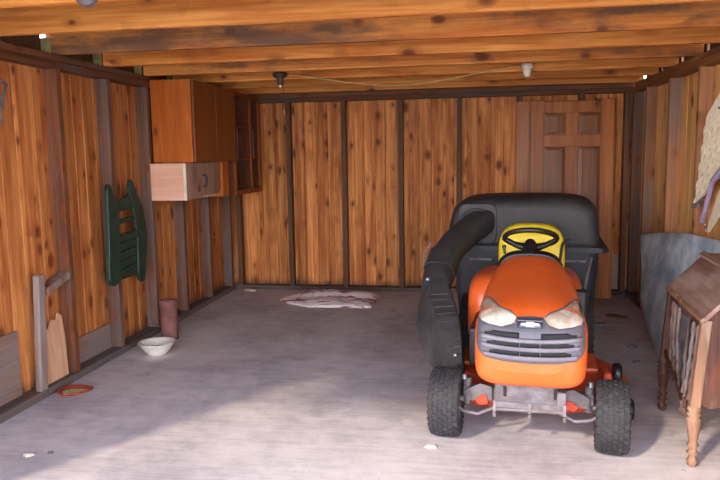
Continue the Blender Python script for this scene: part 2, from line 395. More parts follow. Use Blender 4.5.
# ------------------------------------------------------------------ cabinets on the left wall
XC = -2.11
def cab_upper():
    t = empty('wall_cabinet', (XL, -1.86, 1.43)); tag(t, 'tall orange varnished plywood wall cabinet with brown doors, above the pinkish box', 'cabinet')
    w, d, h = XC - XL, 1.86 - .84, 2.105 - 1.43
    MB().box(0.001, w, 0, .02, 0, h).build('side_panel', M['cab_orange'], t, bevel=.002)
    MB().box(0.001, w, d-.02, d, 0, h).build('side_panel', M['cab_frame'], t)
    MB().box(0.001, w-.001, .02, d-.02, h-.02, h).build('top_panel', M['cab_frame'], t)
    MB().box(0.001, w-.001, .02, d-.02, 0, .02).build('bottom_panel', M['cab_frame'], t)
    for k in range(2):
        y0 = .022 + k*(d-.03)/2
        MB().box(w, w+.018, y0, y0+(d-.036)/2, .004, h-.004).build('door', M['cab_dark'], t, bevel=.002)
cab_upper()
def cab_lower():
    w = .30
    t = empty('box_cabinet', (XL, -1.93, 1.12)); tag(t, 'low pinkish whitewashed box cabinet with warped doors under the orange wall cabinet', 'cabinet')
    d, h = .80, .305
    MB().box(0.001, w, 0, .018, 0, h).build('side_panel', M['cab_pink'], t, bevel=.002)
    MB().box(w-.012, w+.012, -.006, .006, .0, h).build('edge_strip', M['cream'], t, bevel=.002)
    MB().box(0.001, w-.02, .018, d, .0, .018).build('bottom_panel', M['cab_pink'], t)
    MB().box(0.001, w-.02, .018, d, h-.018, h-.001).build('top_panel', M['cab_pink'], t)
    for k in range(2):
        # warped door: lower edge bows up
        y0, y1 = .02 + k*.38, .02 + k*.38 + .375; n = 8; rings = []
        for q in range(n+1):
            y = y0 + (y1-y0)*q/n; lo = .0 + (.014*q/n if k == 0 else .02 + .02*q/n); bow = .006*math.sin(math.pi*q/n)
            rings.append([(w-.016+bow, y, lo), (w+bow, y, lo), (w+bow, y, h-.004), (w-.016+bow, y, h-.004)])
        dd = MB().loft(rings, smooth=False).build('door', M['cab_front'], t)
        if k == 0:
            MB().tube([(w+.005,.372,.10),(w+.035,.372,.11),(w+.04,.372,.15),(w+.035,.372,.19),(w+.005,.372,.20)], .007, 8).build('handle', M['black'], dd)
    MB().box(0.001, w+.02, d, d+.17, -.015, h+.01).build('end_post', M['cab_orange'], t, bevel=.003)
cab_lower()
def shelf_unit():
    t = empty('open_shelf_cabinet', (XL, -.83, 1.095)); tag(t, 'dark open shelf cabinet without doors, hung in the back left corner', 'cabinet')
    w, d, h = XC - XL, .825, 1.005
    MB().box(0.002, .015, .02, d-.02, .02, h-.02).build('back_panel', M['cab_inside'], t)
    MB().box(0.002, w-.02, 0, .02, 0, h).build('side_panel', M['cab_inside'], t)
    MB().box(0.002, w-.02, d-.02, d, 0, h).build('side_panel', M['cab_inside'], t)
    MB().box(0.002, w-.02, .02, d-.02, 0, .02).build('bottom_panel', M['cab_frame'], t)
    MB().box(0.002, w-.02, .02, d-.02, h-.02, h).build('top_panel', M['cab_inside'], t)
    for z in (.34, .66): MB().box(.015, w-.03, .02, d-.02, z, z+.018).build('shelf', M['cab_frame'], t)
    MB().box(.015, w-.03, .50, .518, .02, h-.02).build('divider', M['cab_inside'], t)
    for y0, y1 in ((0, .045), (.49, .54), (d-.05, d)): MB().box(w-.02, w, y0, y1, 0, h).build('face_stile', M['cab_frame'], t, bevel=.002)
    for z0, z1 in ((0, .05), (h-.045, h)):
        for y0, y1 in ((.045, .49), (.54, d-.05)): MB().box(w-.02, w-.001, y0, y1, z0, z1).build('face_rail', M['cab_frame'], t, bevel=.002)
    for y in (.16, .66): MB().box(w-.034, w-.03, y, y+.012, .34, .66).build('shelf_bracket', M['steel'], t)
shelf_unit()

# ------------------------------------------------------------------ light fittings and the cord between them
def socket(name, x, y, zt, mat, label, base_r, chain):
    t = empty(name, (x, y, zt)); tag(t, label, 'lamp socket')
    MB().lathe([(base_r*.9, -.0), (base_r, -.012), (base_r, -.03), (base_r*.75, -.042)], 20).build('base', M['fixture'] if chain else mat, t)
    MB().lathe([(.034, -.04), (.034, -.065), (.026, -.10), (.024, -.105), (.015, -.105)], 16).build('socket_cup', mat, t)
    if chain:
        MB().lathe([(.012,-.10),(.014,-.118),(.006,-.125)], 10).build('bulb_contact', M['porcelain'], t)
        c = MB().tube([(.012, 0, -.05), (.03, 0, -.07), (.03, .0, -.32)], .0022, 5); c.build('pull_chain', M['fixture'], t)
        MB().tube([(.03, 0, -.32), (.03, 0, -.36)], .004, 6).build('chain_pull', M['porcelain'], t)
    return t
socket('lamp_socket', -1.50, -1.325, HJ+.055, M['fixture'], 'dark empty lamp socket with a hanging pull chain, on a joist at the left', .062, True)
socket('lamp_socket', .605, -1.322, HJ+.055, M['porcelain'], 'white porcelain lamp socket on a joist at the right end of the cord', .05, False)
pts = []
for i in range(25):
    u = i/24; x = -1.435 + (.552+1.435)*u
    pts.append((x, -1.325, HJ + .035 - .13*math.sin(math.pi*u)**1.2*(1-.25*u) + .006*math.sin(9*u)))
tag(MB().tube(pts, .006, 8).build('electric_cord', M['cord']), 'thin pale cord sagging between the two lamp sockets under the joists', 'cord')

# round metal pulley cut by the top edge of the picture
t = empty('pulley', (-1.455, -4.446, 2.165)); tag(t, 'small round grey metal disc fixed to the nearest joist, cut by the top edge', 'pulley')
MB().lathe([(.0,-.0),(.05,-.0),(.056,.01),(.045,.014),(.045,.02),(.056,.024),(.05,.034),(.0,.034)], 20, Matrix.Rotation(R(90),4,'X') @ Matrix.Translation((0,0,-.018))).build('wheel', M['iron'], t)
MB().tube([(0,.012,0),(0,-.03,0)], .012, 10).build('hub', M['steel'], t)

# hook rod at far left
tag(MB().tube([(XL+.03,-3.76,1.66),(XL+.012,-3.715,1.76),(XL+.012,-3.655,1.895),(XL-.02,-3.645,1.92)], .010, 8).build('metal_rod', M['iron']), 'short grey metal rod hanging slanted on the left wall boards', 'rod')

# ------------------------------------------------------------------ green slatted frame on left wall
def green_frame():
    t = empty('slatted_frame', (XL+.002, -2.42, .45)); tag(t, 'dark green painted slatted wooden frame with two rounded feet, hung on left wall', 'wooden frame')
    def P(y, z): return (-2.665+(y+2.66)*.88+2.42, z-.45 + (max(0,.62-z)*-.0))
    fn = lambda a, z, d: (d, a, z)
    def rail(pl, name='side_rail', d0=.012, d1=.045): MB().prism([P(*p) for p in pl], fn, d0, d1).build(name, M['green'], t, bevel=.006)
    rail([(-2.74,.60),(-2.71,.555),(-2.65,.54),(-2.585,.56),(-2.56,.60),(-2.55,.70),(-2.545,.83),(-2.53,1.10),(-2.56,1.165),(-2.595,1.20),(-2.635,1.275),(-2.665,1.29),(-2.69,1.25),(-2.70,1.12),(-2.71,.85),(-2.735,.68)])
    rail([(-2.245,.58),(-2.22,.52),(-2.17,.495),(-2.13,.52),(-2.105,.60),(-2.05,.86),(-2.10,1.08),(-2.19,1.20),(-2.255,1.29),(-2.29,1.315),(-2.315,1.27),(-2.33,1.215),(-2.27,1.10),(-2.235,.86)])
    rail([(-2.53,1.08),(-2.27,1.085),(-2.30,1.17),(-2.34,1.205),(-2.40,1.18),(-2.52,1.165),(-2.56,1.17)], 'crest_rail', .014, .04)
    rail([(-2.54,.985),(-2.24,.995),(-2.245,1.03),(-2.54,1.02)], 'cross_rail', .014, .04)
    rail([(-2.545,.845),(-2.22,.86),(-2.22,.92),(-2.54,.905)], 'cross_rail', .014, .045)
    for k in range(4):
        z = .60 + k*.064
        rail([(-2.55,z-.012),(-2.21,z+.01),(-2.205,z+.068),(-2.548,z+.046)], 'slat', .012+.0, .030+.003*k)
    rail([(-2.57,.565),(-2.22,.57),(-2.21,.61),(-2.56,.60)], 'cross_rail', .005, .03)
    for y, z in ((-2.62, 1.1), (-2.24, 1.12)):
        MB().tube([(-.005, y+2.42, z-.45), (.014, y+2.42, z-.45)], .006, 8).build('nail', M['iron'], t)
green_frame()

# ------------------------------------------------------------------ small floor things at the left
t = empty('clay_pipe', (-2.27, -2.11, 0)); t.rotation_euler = (R(-3), R(-2.0), 0); tag(t, 'dusty reddish clay pipe standing on the floor by the left wall', 'pipe')
MB().lathe([(.062,.004),(.066,.0),(.068,.03),(.068,.27),(.074,.285),(.074,.325),(.060,.325),(.054,.30),(.054,.02)], 28, closed=True).build('pipe_body', M['clay'], t)
t = empty('bowl', (-2.18, -2.53, 0)); tag(t, 'white enamel bowl on the floor in front of the clay pipe', 'bowl')
MB().lathe([(.0,.003),(.065,.0),(.075,.012),(.105,.05),(.128,.088),(.138,.094),(.134,.099),(.122,.09),(.098,.052),(.068,.018),(.0,.014)], 32).build('bowl_body', M['white_enamel'], t)
MB().lathe([(.0,.016),(.092,.045),(.088,.047),(.0,.022)], 24).build('dirt_layer', M['iron'], t)
t = empty('leaf_dish', (-2.325, -3.40, 0), R(24)); t.scale = (.78,1.25,.8); tag(t, 'small red leaf shaped dish with pale green inside, by the left sill', 'dish')
def leaf(sx, sy, z, n=28, tail=.0):
    return [(sx*math.cos(2*math.pi*i/n)*(1 + .22*max(0, math.cos(2*math.pi*i/n))**6), sy*math.sin(2*math.pi*i/n)*(1-.25*math.cos(2*math.pi*i/n)), z) for i in range(n)]
MB().loft([leaf(.07,.04,.001), leaf(.11,.062,.012), leaf(.125,.07,.032), leaf(.112,.06,.032), leaf(.085,.045,.014), leaf(.04,.02,.011)]).build('dish_body', M['red_dish'], t)
MB().loft([leaf(.03,.02,.012), leaf(.088,.047,.016), leaf(.075,.038,.024), leaf(.03,.015,.026)]).build('glaze_inside', M['dish_fill'], t)
# broken plywood scrap leaning between the batten and stud
tag(MB().prism([(-3.435,.055),(-3.20,.055),(-3.19,.30),(-3.20,.45),(-3.235,.475),(-3.25,.43),(-3.30,.445),(-3.345,.395),(-3.40,.41),(-3.43,.38)], lambda a, z, d: (d - .06*z, a, z), XL-.035, XL-.02).build('plywood_scrap', M['pale_ply']), 'pale broken plywood piece with a jagged top, beside the grey batten on left wall', 'plywood piece')
# scraps
def scrap(name, x, y, sx, sy, label, mat, cat='scrap', h=.012, sd=1):
    rnd = random.Random(sd); n = 9; r0 = [(x + sx*math.cos(2*math.pi*i/n)*rnd.uniform(.7,1.1), y + sy*math.sin(2*math.pi*i/n)*rnd.uniform(.7,1.1)) for i in range(n)]
    r1 = [(x+(a-x)*.7, y+(b_-y)*.7, h*rnd.uniform(.7,1.2)) for a, b_ in r0]
    return tag(MB().loft([[(a, b_, .0) for a, b_ in r0], [(a, b_, h*.4) for a, b_ in r0], r1], smooth=False).build(name, mat), label, cat)
scrap('paper_scrap', -2.03, -4.27, .03, .025, 'small white scrap on the shaded floor at the lower left corner', M['paper'], sd=2)
scrap('paper_scrap', -.035, -3.92, .035, .03, 'small crumpled white scrap on the floor by the left front tyre', M['paper'], sd=3)
scrap('paper_scrap', -2.25, -.10, .085, .04, 'flat white scrap on the floor in the far left corner', M['paper'], h=.02, sd=4)
scrap('dirt_clod', -1.93, -4.24, .015, .012, 'tiny dark clod beside the white scrap at lower left', M['iron'], 'clod', sd=5)
tag(MB().box(-.10,.10,-.03,.03,.0,.018).build('metal_bar', M['bar'], bevel=.004), 'short pale metal bar on the floor right of the tractor fender', 'metal bar')
bpy.data.objects['metal_bar'].location = (1.19, -1.31, 0.0); bpy.data.objects['metal_bar'].rotation_euler = (0,0,R(6))
for k, (x, y, s) in enumerate(((1.36,-1.95,.03),(1.30,-2.35,.02),(1.42,-.95,.05),(1.50,-1.0,.03))):
    scrap('dirt_clod', x, y, s*1.6, s, ['dark flat clod on the floor in front of the metal sheet','small dark clod on the floor between tractor and desk','larger dark clod on the floor near the door foot','small dark clod beside the larger one near the right wall'][k], M['rust'] if k > 1 else M['iron'], 'clod', h=.015, sd=10+k)

# ------------------------------------------------------------------ folded rug at back wall
def rug():
    b = MB(); nx, ny = 40, 16
    def edge(u):  # front and back edges of the heap in world coordinates
        return None
    A, B_, C_, D = Vector((-1.83,-.50)), Vector((-1.42,-.86)), Vector((-.80,-.84)), Vector((-.77,-.22))
    def pos(u, v):
        lo = B_.lerp(C_, u); hi = Vector((-1.66,-.20)).lerp(D, u); p = lo.lerp(hi, v)
        if u < .25: p.x -= (1-u/.25)**2*.25*math.sin(math.pi*min(1, v*1.15))
        return p
    top = []; bot = []
    for j in range(ny+1):
        for i in range(nx+1):
            u, v = i/nx, j/ny; p = pos(u, v)
            e = min(u, 1-u)*6; f = min(v, 1-v)*5; k = min(1, e)*min(1, f)
            z = .010 + .032*k**.5 + .018*mnoise.noise((p.x*5, p.y*9, 1)) * k + .012*mnoise.noise((p.x*17, p.y*21, 5))*k
            if v > .55: z += .03*k
            p.x += .012*mnoise.noise((p.x*8, p.y*8, 3)); p.y += .02*mnoise.noise((p.x*6, p.y*6, 8))
            top.append((p.x, p.y, max(.012, z))); bot.append((p.x, p.y, .001))
    n = (nx+1)*(ny+1); fs = []; w = nx+1
    for j in range(ny):
        for i in range(nx):
            a = j*w+i; fs.append((a, a+1, a+w+1, a+w)); fs.append((n+a, n+a+w, n+a+w+1, n+a+1))
    ring = [i for i in range(w)] + [j*w+nx for j in range(1, ny+1)] + [ny*w+i for i in range(nx-1, -1, -1)] + [j*w for j in range(ny-1, 0, -1)]
    for q in range(len(ring)):
        a, c = ring[q], ring[(q+1) % len(ring)]; fs.append((a, n+a, n+c, c))
    b.add(top + bot, fs, True)
    return tag(b.build('folded_rug', M['rug'], weld=True), 'folded white and red rag rug lying on the floor by the back wall', 'rug')
rug()

# ------------------------------------------------------------------ doors leaning against back wall
def door(name, x, y, w, h, label, lean, rows, panels):
    t = empty(name, (x, y, 0)); t.rotation_euler = (R(lean), 0, 0); tag(t, label, 'door')
    st, th = .125, .036
    MB().box(0, st, 0, th, 0, h).build('stile', M['door_wood'], t, bevel=.003)
    MB().box(w-st, w, 0, th, 0, h).build('stile', M['door_wood'], t, bevel=.003)
    for z0, z1 in rows: MB().box(st, w-st, .001, th-.001, z0, z1).build('rail', M['door_wood'], t, bevel=.003)
    for (za, zb) in panels:
        mx = w/2
        MB().box(mx-.06, mx+.06, .001, th-.001, za, zb).build('mullion', M['door_wood'], t, bevel=.003)
        for xa, xb in ((st, mx-.06), (mx+.06, w-st)):
            b = MB(); 
            b.box(xa, xb, .014, th-.012, za, zb)
            c = .035
            rings = [[(xa+.004,.014,za+.004),(xb-.004,.014,za+.004),(xb-.004,.014,zb-.004),(xa+.004,.014,zb-.004)],
                     [(xa+c,.006,za+c),(xb-c,.006,za+c),(xb-c,.006,zb-c),(xa+c,.006,zb-c)]]
            b.loft(rings, smooth=False)
            b.build('panel', M['door_panel'], t)
    return t
zz = [(0,.22),(.72,.86),(1.53,1.64),(1.865,1.975)]
pp = [(.22,.72),(.86,1.53),(1.64,1.865)]
door('panel_door', .745, -.185, .80, 1.99, 'brown stained six panel door leaning on back wall, the one in front', -3.4, zz, pp)
zz2 = [(0,.22),(.72,.86),(1.49,1.56),(1.70,1.80),(1.90,1.975)]
door('panel_door', .605, -.052, .80, 1.985, 'lighter brown panel door, mostly hidden behind the front panel door', -1.4, [(0,.22),(.72,.86),(1.49,1.60),(1.87,1.98)], [(.22,.72),(.86,1.49),(1.60,1.87)])

# ------------------------------------------------------------------ galvanised sheet leaning on right wall
def sheet():
    poly = [(-2.0,.004),(-1.72,.085),(-1.42,.20),(-1.27,.33),(-1.02,.62),(-.93,.735),(-1.55,.825),(-2.16,.888),(-2.75,.905),(-2.95,.86),(-3.0,.40),(-2.95,.004)]
    b = MB(); bm = bmesh.new()
    vs = [bm.verts.new((0, a, z)) for a, z in poly]; f = bm.faces.new(vs)
    bmesh.ops.triangulate(bm, faces=bm.faces); 
    for _ in range(3): bmesh.ops.subdivide_edges(bm, edges=bm.edges, cuts=1, use_grid_fill=True)
    bm.verts.ensure_lookup_table()
    for v in bm.verts:
        y, z = v.co.y, v.co.z
        v.co.x = 1.50 + .185*z + .010*math.sin(y*5+z*3)*min(1, z*4) + .006*mnoise.noise((y*4, z*4, 2))*min(1, z*4)
    b.add([v.co[:] for v in bm.verts], [[v.index for v in f.verts] for f in bm.faces], True); bm.free()
    return tag(b.build('metal_sheet', M['galv'], solid=.003), 'bluish grey galvanised metal sheet leaning on the right wall behind the desk', 'metal sheet')
sheet()

# ------------------------------------------------------------------ cream woven panel hanging on right wall
def weave():
    t = empty('woven_panel', (XR-.004, -2.27, 1.07)); tag(t, 'cream woven cane panel hanging on right wall with a lavender strap', 'woven panel')
    b = MB(); BL, BR, TL, TR = Vector((-2.243,1.10)), Vector((-2.86,1.39)), Vector((-2.421,1.715)), Vector((-2.95,2.02))
    NU, NV = 6, 10
    def q(u, v, x):
        p = BL.lerp(BR, u).lerp(TL.lerp(TR, u), v); return (x, p.x+2.45, p.y-1.10)
    # cane strips woven round small open slots, scalloped along the edges
    for i in range(NU):
        for j in range(NV):
            o = .25*(j % 2)/NU
            u0, u1, v0, v1 = i/NU + o, (i+1)/NU + o, j/NV, (j+1)/NV
            du, dv = u1-u0, v1-v0
            a0, a1, c0, c1 = u0+.25*du, u0+.72*du, v0+.30*dv, v0+.72*dv
            outer = [(u0,v0),(a0,v0),(a1,v0),(u1,v0),(u1,c0),(u1,c1),(u1,v1),(a1,v1),(a0,v1),(u0,v1),(u0-(.12*du if i == 0 else 0),c1),(u0-(.12*du if i == 0 else 0),c0)]
            inner = [(a0,c0),(a1,c0+.15*dv),(a1,c1),(a0,c1-.15*dv)]
            m = {0:0,1:0,2:1,3:1,4:1,5:2,6:2,7:2,8:3,9:3,10:3,11:0}
            vs = []
            for x0, x1 in ((-.012, -.022), (.0, .0)):
                for k, (u, v) in enumerate(outer): vs.append(q(u, v, x0))
                for (u, v) in inner: vs.append(q(u, v, x1 if x0 < 0 else .0))
            fs = []
            for k in range(12):
                k2 = (k+1) % 12; i0, i1 = 12+m[k], 12+m[k2]
                f = (k, k2, i1, i0) if i0 != i1 else (k, k2, i0)
                fs.append(f); fs.append(tuple(x+16 for x in f[::-1])); fs.append((k, k+16, k2+16, k2))
            for k in range(4):
                k2 = (k+1) % 4; fs.append((12+k, 12+k2, 28+k2, 28+k))
            b.add(vs, fs)
    b.build('weave', M['weave'], t)
    # lower flap
    b = MB(); b.prism([(-2.555,.965),(-2.60,.955),(-2.95,1.20),(-3.0,1.40),(-2.86,1.36),(-2.72,1.19),(-2.60,1.03)], lambda a, z, d: (d, a+2.45, z-1.10), -.02, -.008); b.build('lower_flap', M['weave'], t, bevel=.004)
    MB().tube([(-.02,-.36,.29),(-.025,-.20,.19),(-.03,-.13,.05),(-.03,-.085,-.03),(-.025,-.03,-.085)], .017, 8).build('strap', M['strap'], t)
    b = MB(); b.tube([(-.02,.20,-.0),(-.02,.11,.02),(-.015,.03,.06)], .012, 8); b.cbox((-.02,.12,.012),(.02,.07,.03)); b.build('clip', M['steel'], t)
    for y, z in ((-.11,-.14),(-.09,-.10)): MB().lathe([(.0,-.008),(.009,-.004),(.009,.004),(.0,.008)], 10, Matrix.Translation((-.022,y,z)) @ Matrix.Rotation(R(90),4,'Y')).build('bead', M['steel'], t)
    MB().tube([(.004,-.26,.66),(-.03,-.26,.66)], .008, 8).build('peg', M['iron'], t)
weave()

# ------------------------------------------------------------------ slant lid desk at right
def desk():
    t = empty('slant_lid_desk', (1.155, -4.0, 0), R(-4.3)); tag(t, 'old worn slant lid writing desk on turned legs at the right edge, front spindles broken', 'desk')
    W = .77; D = .42
    # local: x into the wall, y along the front; the front posts lean outward towards the floor
    def leg(x, y, mat, lean):
        h = .0225
        MB().loft([[(x+dx*h+lean*k, y+dy*h, z) for dx, dy in ((-1,-1),(1,-1),(1,1),(-1,1))] for z, k in ((.29,0),(.50,.5),(.70,1))], smooth=False).build('leg_post', mat, t, bevel=.004)
        MB().lathe([(.013,0),(.020,.008),(.026,.03),(.016,.045),(.016,.055),(.029,.068),(.017,.082),(.017,.09),(.027,.105),(.017,.12),(.022,.135),(.032,.22),(.032,.235),(.022,.243),(.034,.255),(.023,.266),(.032,.278),(.026,.292)], 18, Matrix.Translation((x,y,0))).build('leg', mat, t)
    leg(.022, .025, M['desk_light'], .032); leg(.022, W-.025, M['desk'], .032); leg(D-.028, .025, M['desk'], 0); leg(D-.028, W-.025, M['desk'], 0)
    # slant lid and ledge
    s0, s1 = (.028, .705), (.195, .885)
    MB().prism([s0, s1, (s1[0]+.012, s1[1]-.014), (s0[0]+.014, s0[1]-.016)], lambda a, z, d: (a, d, z), -.006, W+.006).build('slant_lid', M['desk_lid'], t, bevel=.003)
    MB().prism([(s0[0]-.004, .690), (s0[0]-.004, .708), (s0[0]+.010, .718), (s0[0]+.020, .705)], lambda a, z, d: (a, d, z), -.008, W+.008).build('lid_edge', M['desk_light'], t, bevel=.002)
    MB().box(.185, D+.01, -.012, W+.012, .886, .904).build('top_ledge', M['desk_lid'], t, bevel=.004)
    MB().box(.198, .215, .0, W, .904, .914).build('ledge_strip', M['desk_light'], t, bevel=.003)
    MB().box(.036, .056, .048, W-.048, .655, .69).build('front_rail', M['desk'], t, bevel=.003)
    MB().box(.06, D-.02, .03, W-.03, .62, .635).build('writing_board', M['desk'], t)
    poly = [(.045,.30),(.09,.285),(.12,.295),(.16,.28),(.20,.292),(.25,.282),(.30,.294),(D-.05,.29),(D-.05,.70),(D-.01,.70),(D-.01,.884),(.195,.876),(.045,.702),(.07,.69)]
    MB().prism(poly, lambda a, z, d: (a, d, z), .012, .030).build('side_panel', M['desk'], t, bevel=.002)
    poly = [(.07,.60),(D-.05,.60),(D-.01,.70),(D-.01,.884),(.195,.876),(.045,.702)]
    MB().prism(poly, lambda a, z, d: (a, d, z), W-.03, W-.012).build('side_panel', M['desk'], t, bevel=.002)
    MB().box(D-.016, D, .03, W-.03, .62, .884).build('back_panel', M['desk'], t)
    MB().box(.15, .162, .30, .42, .40, .62).build('inner_panel', M['desk_light'], t, bevel=.002)
    # turned spindles of the broken front grille, lower ends gathered in a V
    ys = [.665, .60, .515, .30, .205, .125]; ends = [(.60,.30),(.46,.26),(.34,.25),(.27,.27),(.24,.24),(.15,.28)]
    for y, (ye, ze) in zip(ys, ends):
        pts = []; rs = []
        for i in range(29):
            u = i/28; z = .66 + (ze-.66)*u
            yy = y + (ye-y)*max(0, u-.35)**1.3/(.65**1.3)
            pts.append((.022 + .026*(z-.25)/.41, yy, z)); rs.append(.006 + .006*abs(math.sin(u*math.pi*4.5))**1.5)
        MB().tube(pts, rs, 8).build('spindle', M['spindle'], t)
    MB().prism([(.715,.33),(.60,.31),(.47,.285),(.33,.245),(.24,.20),(.21,.215),(.22,.26),(.34,.275),(.48,.312),(.60,.335),(.715,.365)], lambda a, z, d: (d, a, z), .014, .030).build('broken_apron', M['desk'], t, bevel=.003)
    MB().lathe([(.0,0),(.014,.01),(.02,.03),(.012,.05),(.018,.07),(.0,.085)], 12, Matrix.Translation((.020,.235,.165))).build('finial', M['spindle'], t)
    return t
dk = desk()
tag(MB().lathe([(.0,0),(.03,.0),(.034,.02),(.03,.045),(.014,.055),(.0,.056)], 16).build('green_jar', M['green']), 'small dark green jar standing on the desk ledge', 'jar')
dm = dk.matrix_basis.copy()
bpy.data.objects['green_jar'].location = Matrix.Translation((1.155,-4.0,0)) @ Matrix.Rotation(R(-4.3),4,'Z') @ Vector((.27, .50, .904))

# ------------------------------------------------------------------ the lawn tractor
T = empty('lawn_tractor', (.44, -3.73, 0), R(-5.5))
tag(T, 'orange riding lawn tractor with yellow seat and black twin bag grass collector', 'lawn tractor')
# hood: lofted shell
HX = .018
st = [(-.262,.150,.425,.575),(-.256,.195,.395,.600),(-.244,.232,.365,.632),(-.222,.252,.345,.662),(-.185,.264,.335,.692),(-.12,.270,.335,.716),(-.03,.270,.35,.734),(.10,.268,.38,.756),(.25,.262,.42,.783),(.40,.252,.45,.812),(.55,.236,.48,.838),(.64,.220,.50,.852),(.68,.206,.51,.856),(.69,.19,.52,.845)]
rings = []
for i, (y, hw, z0, z1) in enumerate(st):
    et = 4.2 if y < -.1 else 3.4 - .8*min(1, (y+.1)/.6)
    rings.append(selp(HX*(1 - max(0, y)/.7*.7), (z0+z1)/2, hw, (z1-z0)/2, y, 56, 5.0, et))
hb = MB().loft(rings); hood = hb.build('hood', M['orange'], T)
tree = BVHTree.FromPolygons([Vector(v) for v in hb.v], hb.f)
def front_y(x, z):
    h = tree.ray_cast(Vector((x, -2, z)), Vector((0, 1, 0)))
    if h[0] is None:
        h = tree.find_nearest(Vector((x, -.2, z)))
    return h[0].y
def interp(pl, x):
    for (a, b_), (c, d) in zip(pl, pl[1:]):
        if x <= c: return b_ + (d-b_)*(x-a)/(c-a) if c > a else d
    return pl[-1][1]
def patch(lo, up, off, thick, nx=40, nz=8, ylim=None):
    x0, x1 = lo[0][0], lo[-1][0]; f = []; k = []
    for j in range(nz+1):
        for i in range(nx+1):
            x = x0 + (x1-x0)*i/nx; a, c = interp(lo, x), interp(up, x); z = a + (c-a)*j/nz
            y = front_y(x, z); f.append((x, y-off, z)); k.append((x, y-off+thick, z))
    w = nx+1; n = len(f); fs = []
    for j in range(nz):
        for i in range(nx):
            a = j*w+i; fs += [(a, a+1, a+w+1, a+w), (n+a, n+a+w, n+a+w+1, n+a+1)]
    ring = list(range(w)) + [j*w+nx for j in range(1, nz+1)] + [nz*w+i for i in range(nx-1, -1, -1)] + [j*w for j in range(nz-1, 0, -1)]
    for q in range(len(ring)):
        a, c = ring[q], ring[(q+1) % len(ring)]; fs.append((a, n+a, n+c, c))
    return MB().add(f+k, fs, True)
def mir(pl): return [(2*HX - x, z) for x, z in reversed(pl)]
def X(pl): return [(x+HX, z) for x, z in pl]
g_lo = X([(-.254,.555),(-.246,.525),(-.215,.494),(-.12,.478),(0,.472),(.12,.478),(.215,.494),(.246,.525),(.254,.555)])
g_up = X([(-.254,.662),(-.20,.650),(-.13,.642),(-.085,.655),(-.06,.683),(0,.688),(.06,.683),(.085,.655),(.13,.642),(.20,.650),(.254,.662)])
grille = patch(g_lo, g_up, .006, .02, 60, 16).build('grille', M['grille'], hood)
for k, (za, zb) in enumerate(((.592,.618),(.551,.576),(.510,.535))):
    e = .212 - .012*k
    for xa, xb in ((-e, -.05), (-.045, .045), (.05, e)):
        if k == 0 and xa == -.045: continue
        n = 8; lo = [(xa + (xb-xa)*i/n, za + .010*((xa+(xb-xa)*i/n)/.2)**2) for i in range(n+1)]
        up = [(x, z + (zb-za)*(.55 if abs(x) > e-.03 else 1)) for x, z in lo]
        patch(X(lo), X(up), .009, .012, 12, 3).build('grille_slot', M['slot'], hood)
for k, z0 in enumerate((.574, .533, .490)):
    n = 20; e = .236 - .008*k; lo = [(-e + 2*e*i/n, z0 + .012*((-e+2*e*i/n)/.2)**2) for i in range(n+1)]
    up = [(x, z + .019) for x, z in lo]
    patch(X(lo), X(up), .020, .018, 40, 3).build('grille_bar', M['bar'], hood)
for s in (-1, 1):
    lo = [(-.252,.664),(-.22,.646),(-.15,.634),(-.09,.643),(-.066,.664)]
    up = [(-.252,.674),(-.240,.698),(-.212,.715),(-.18,.715),(-.14,.708),(-.09,.697),(-.066,.682)]
    lo, up = X(lo), X(up)
    if s == 1: lo, up = mir(lo), mir(up)
    patch(lo, up, .005, .016, 30, 10).build('headlight', M['lens'], hood)
    # dark seam above the lamp
    up2 = [(x, z + .0045) for x, z in up]
    patch([(x, z+.001) for x, z in up], up2, .005, .010, 30, 2).build('lamp_trim', M['grille'], hood)
bl, bu = X([(-.058,.641),(.058,.641)]), X([(-.058,.680),(.058,.680)])
patch(bl, bu, .016, .018, 8, 3).build('badge', M['badge'], hood)
def flat(poly, off, name, mat):
    y = front_y(HX, .648) - off
    MB().prism([(x+HX, z) for x, z in poly], lambda a, z, d: (a, d, z), y, y+.006).build(name, mat, hood)
flat([(-.046,.654),(-.018,.654),(-.022,.648),(.022,.648),(.018,.654),(.046,.654),(.040,.666),(.016,.666),(.020,.672),(-.020,.672),(-.016,.666),(-.040,.666)], .020, 'emblem', M['chrome'])
for z in (.643, .677): flat([(-.058, z-.002), (.058, z-.002), (.058, z+.002), (-.058, z+.002)], .019, 'badge_rim', M['bar'])
# dash and steering wheel
rg = [selp(0, .70, .19, .165, .67, 32, 3), selp(0, .71, .20, .17, .72, 32, 3), selp(0, .69, .185, .17, .82, 32, 3), selp(0, .66, .16, .14, .86, 32, 3)]
MB().loft(rg).build('dashboard', M['black'], T)
MB().tube([(0,.72,.84),(0,.79,.90),(0,.815,.915)], [.05,.04,.03], 14).build('steering_column', M['black'], T)
SW = empty('steering_wheel', (0, .84, .925)); SW.parent = T; SW.rotation_euler = (R(25), 0, 0)
SW.rotation_euler = (R(-25), 0, 0)
def wheel_mesh():
    b = MB(); n = 40; m = 10; rr, rt_ = .158, .0165
    rings = []
    for i in range(n+1):
        a = 2*math.pi*i/n; c = Vector((math.cos(a)*rr, math.sin(a)*rr, .035)); u = Vector((math.cos(a), math.sin(a), 0))
        rings.append([c + u*rt_*math.cos(2*math.pi*j/m) + Vector((0,0,1))*rt_*math.sin(2*math.pi*j/m) for j in range(m)])
    b.loft(rings, cap=False); return b
wheel = wheel_mesh()
for a in (R(4), R(176), R(90)):
    c, s = math.cos(a), math.sin(a)
    wheel.tube([(.03*c,.03*s,-.03),(.09*c,.09*s,-.008),(.158*c,.158*s,.034)], [.024,.018,.014], 8)
wheel.lathe([(.0,-.05),(.04,-.05),(.046,-.03),(.038,-.012),(.0,-.008)], 20)
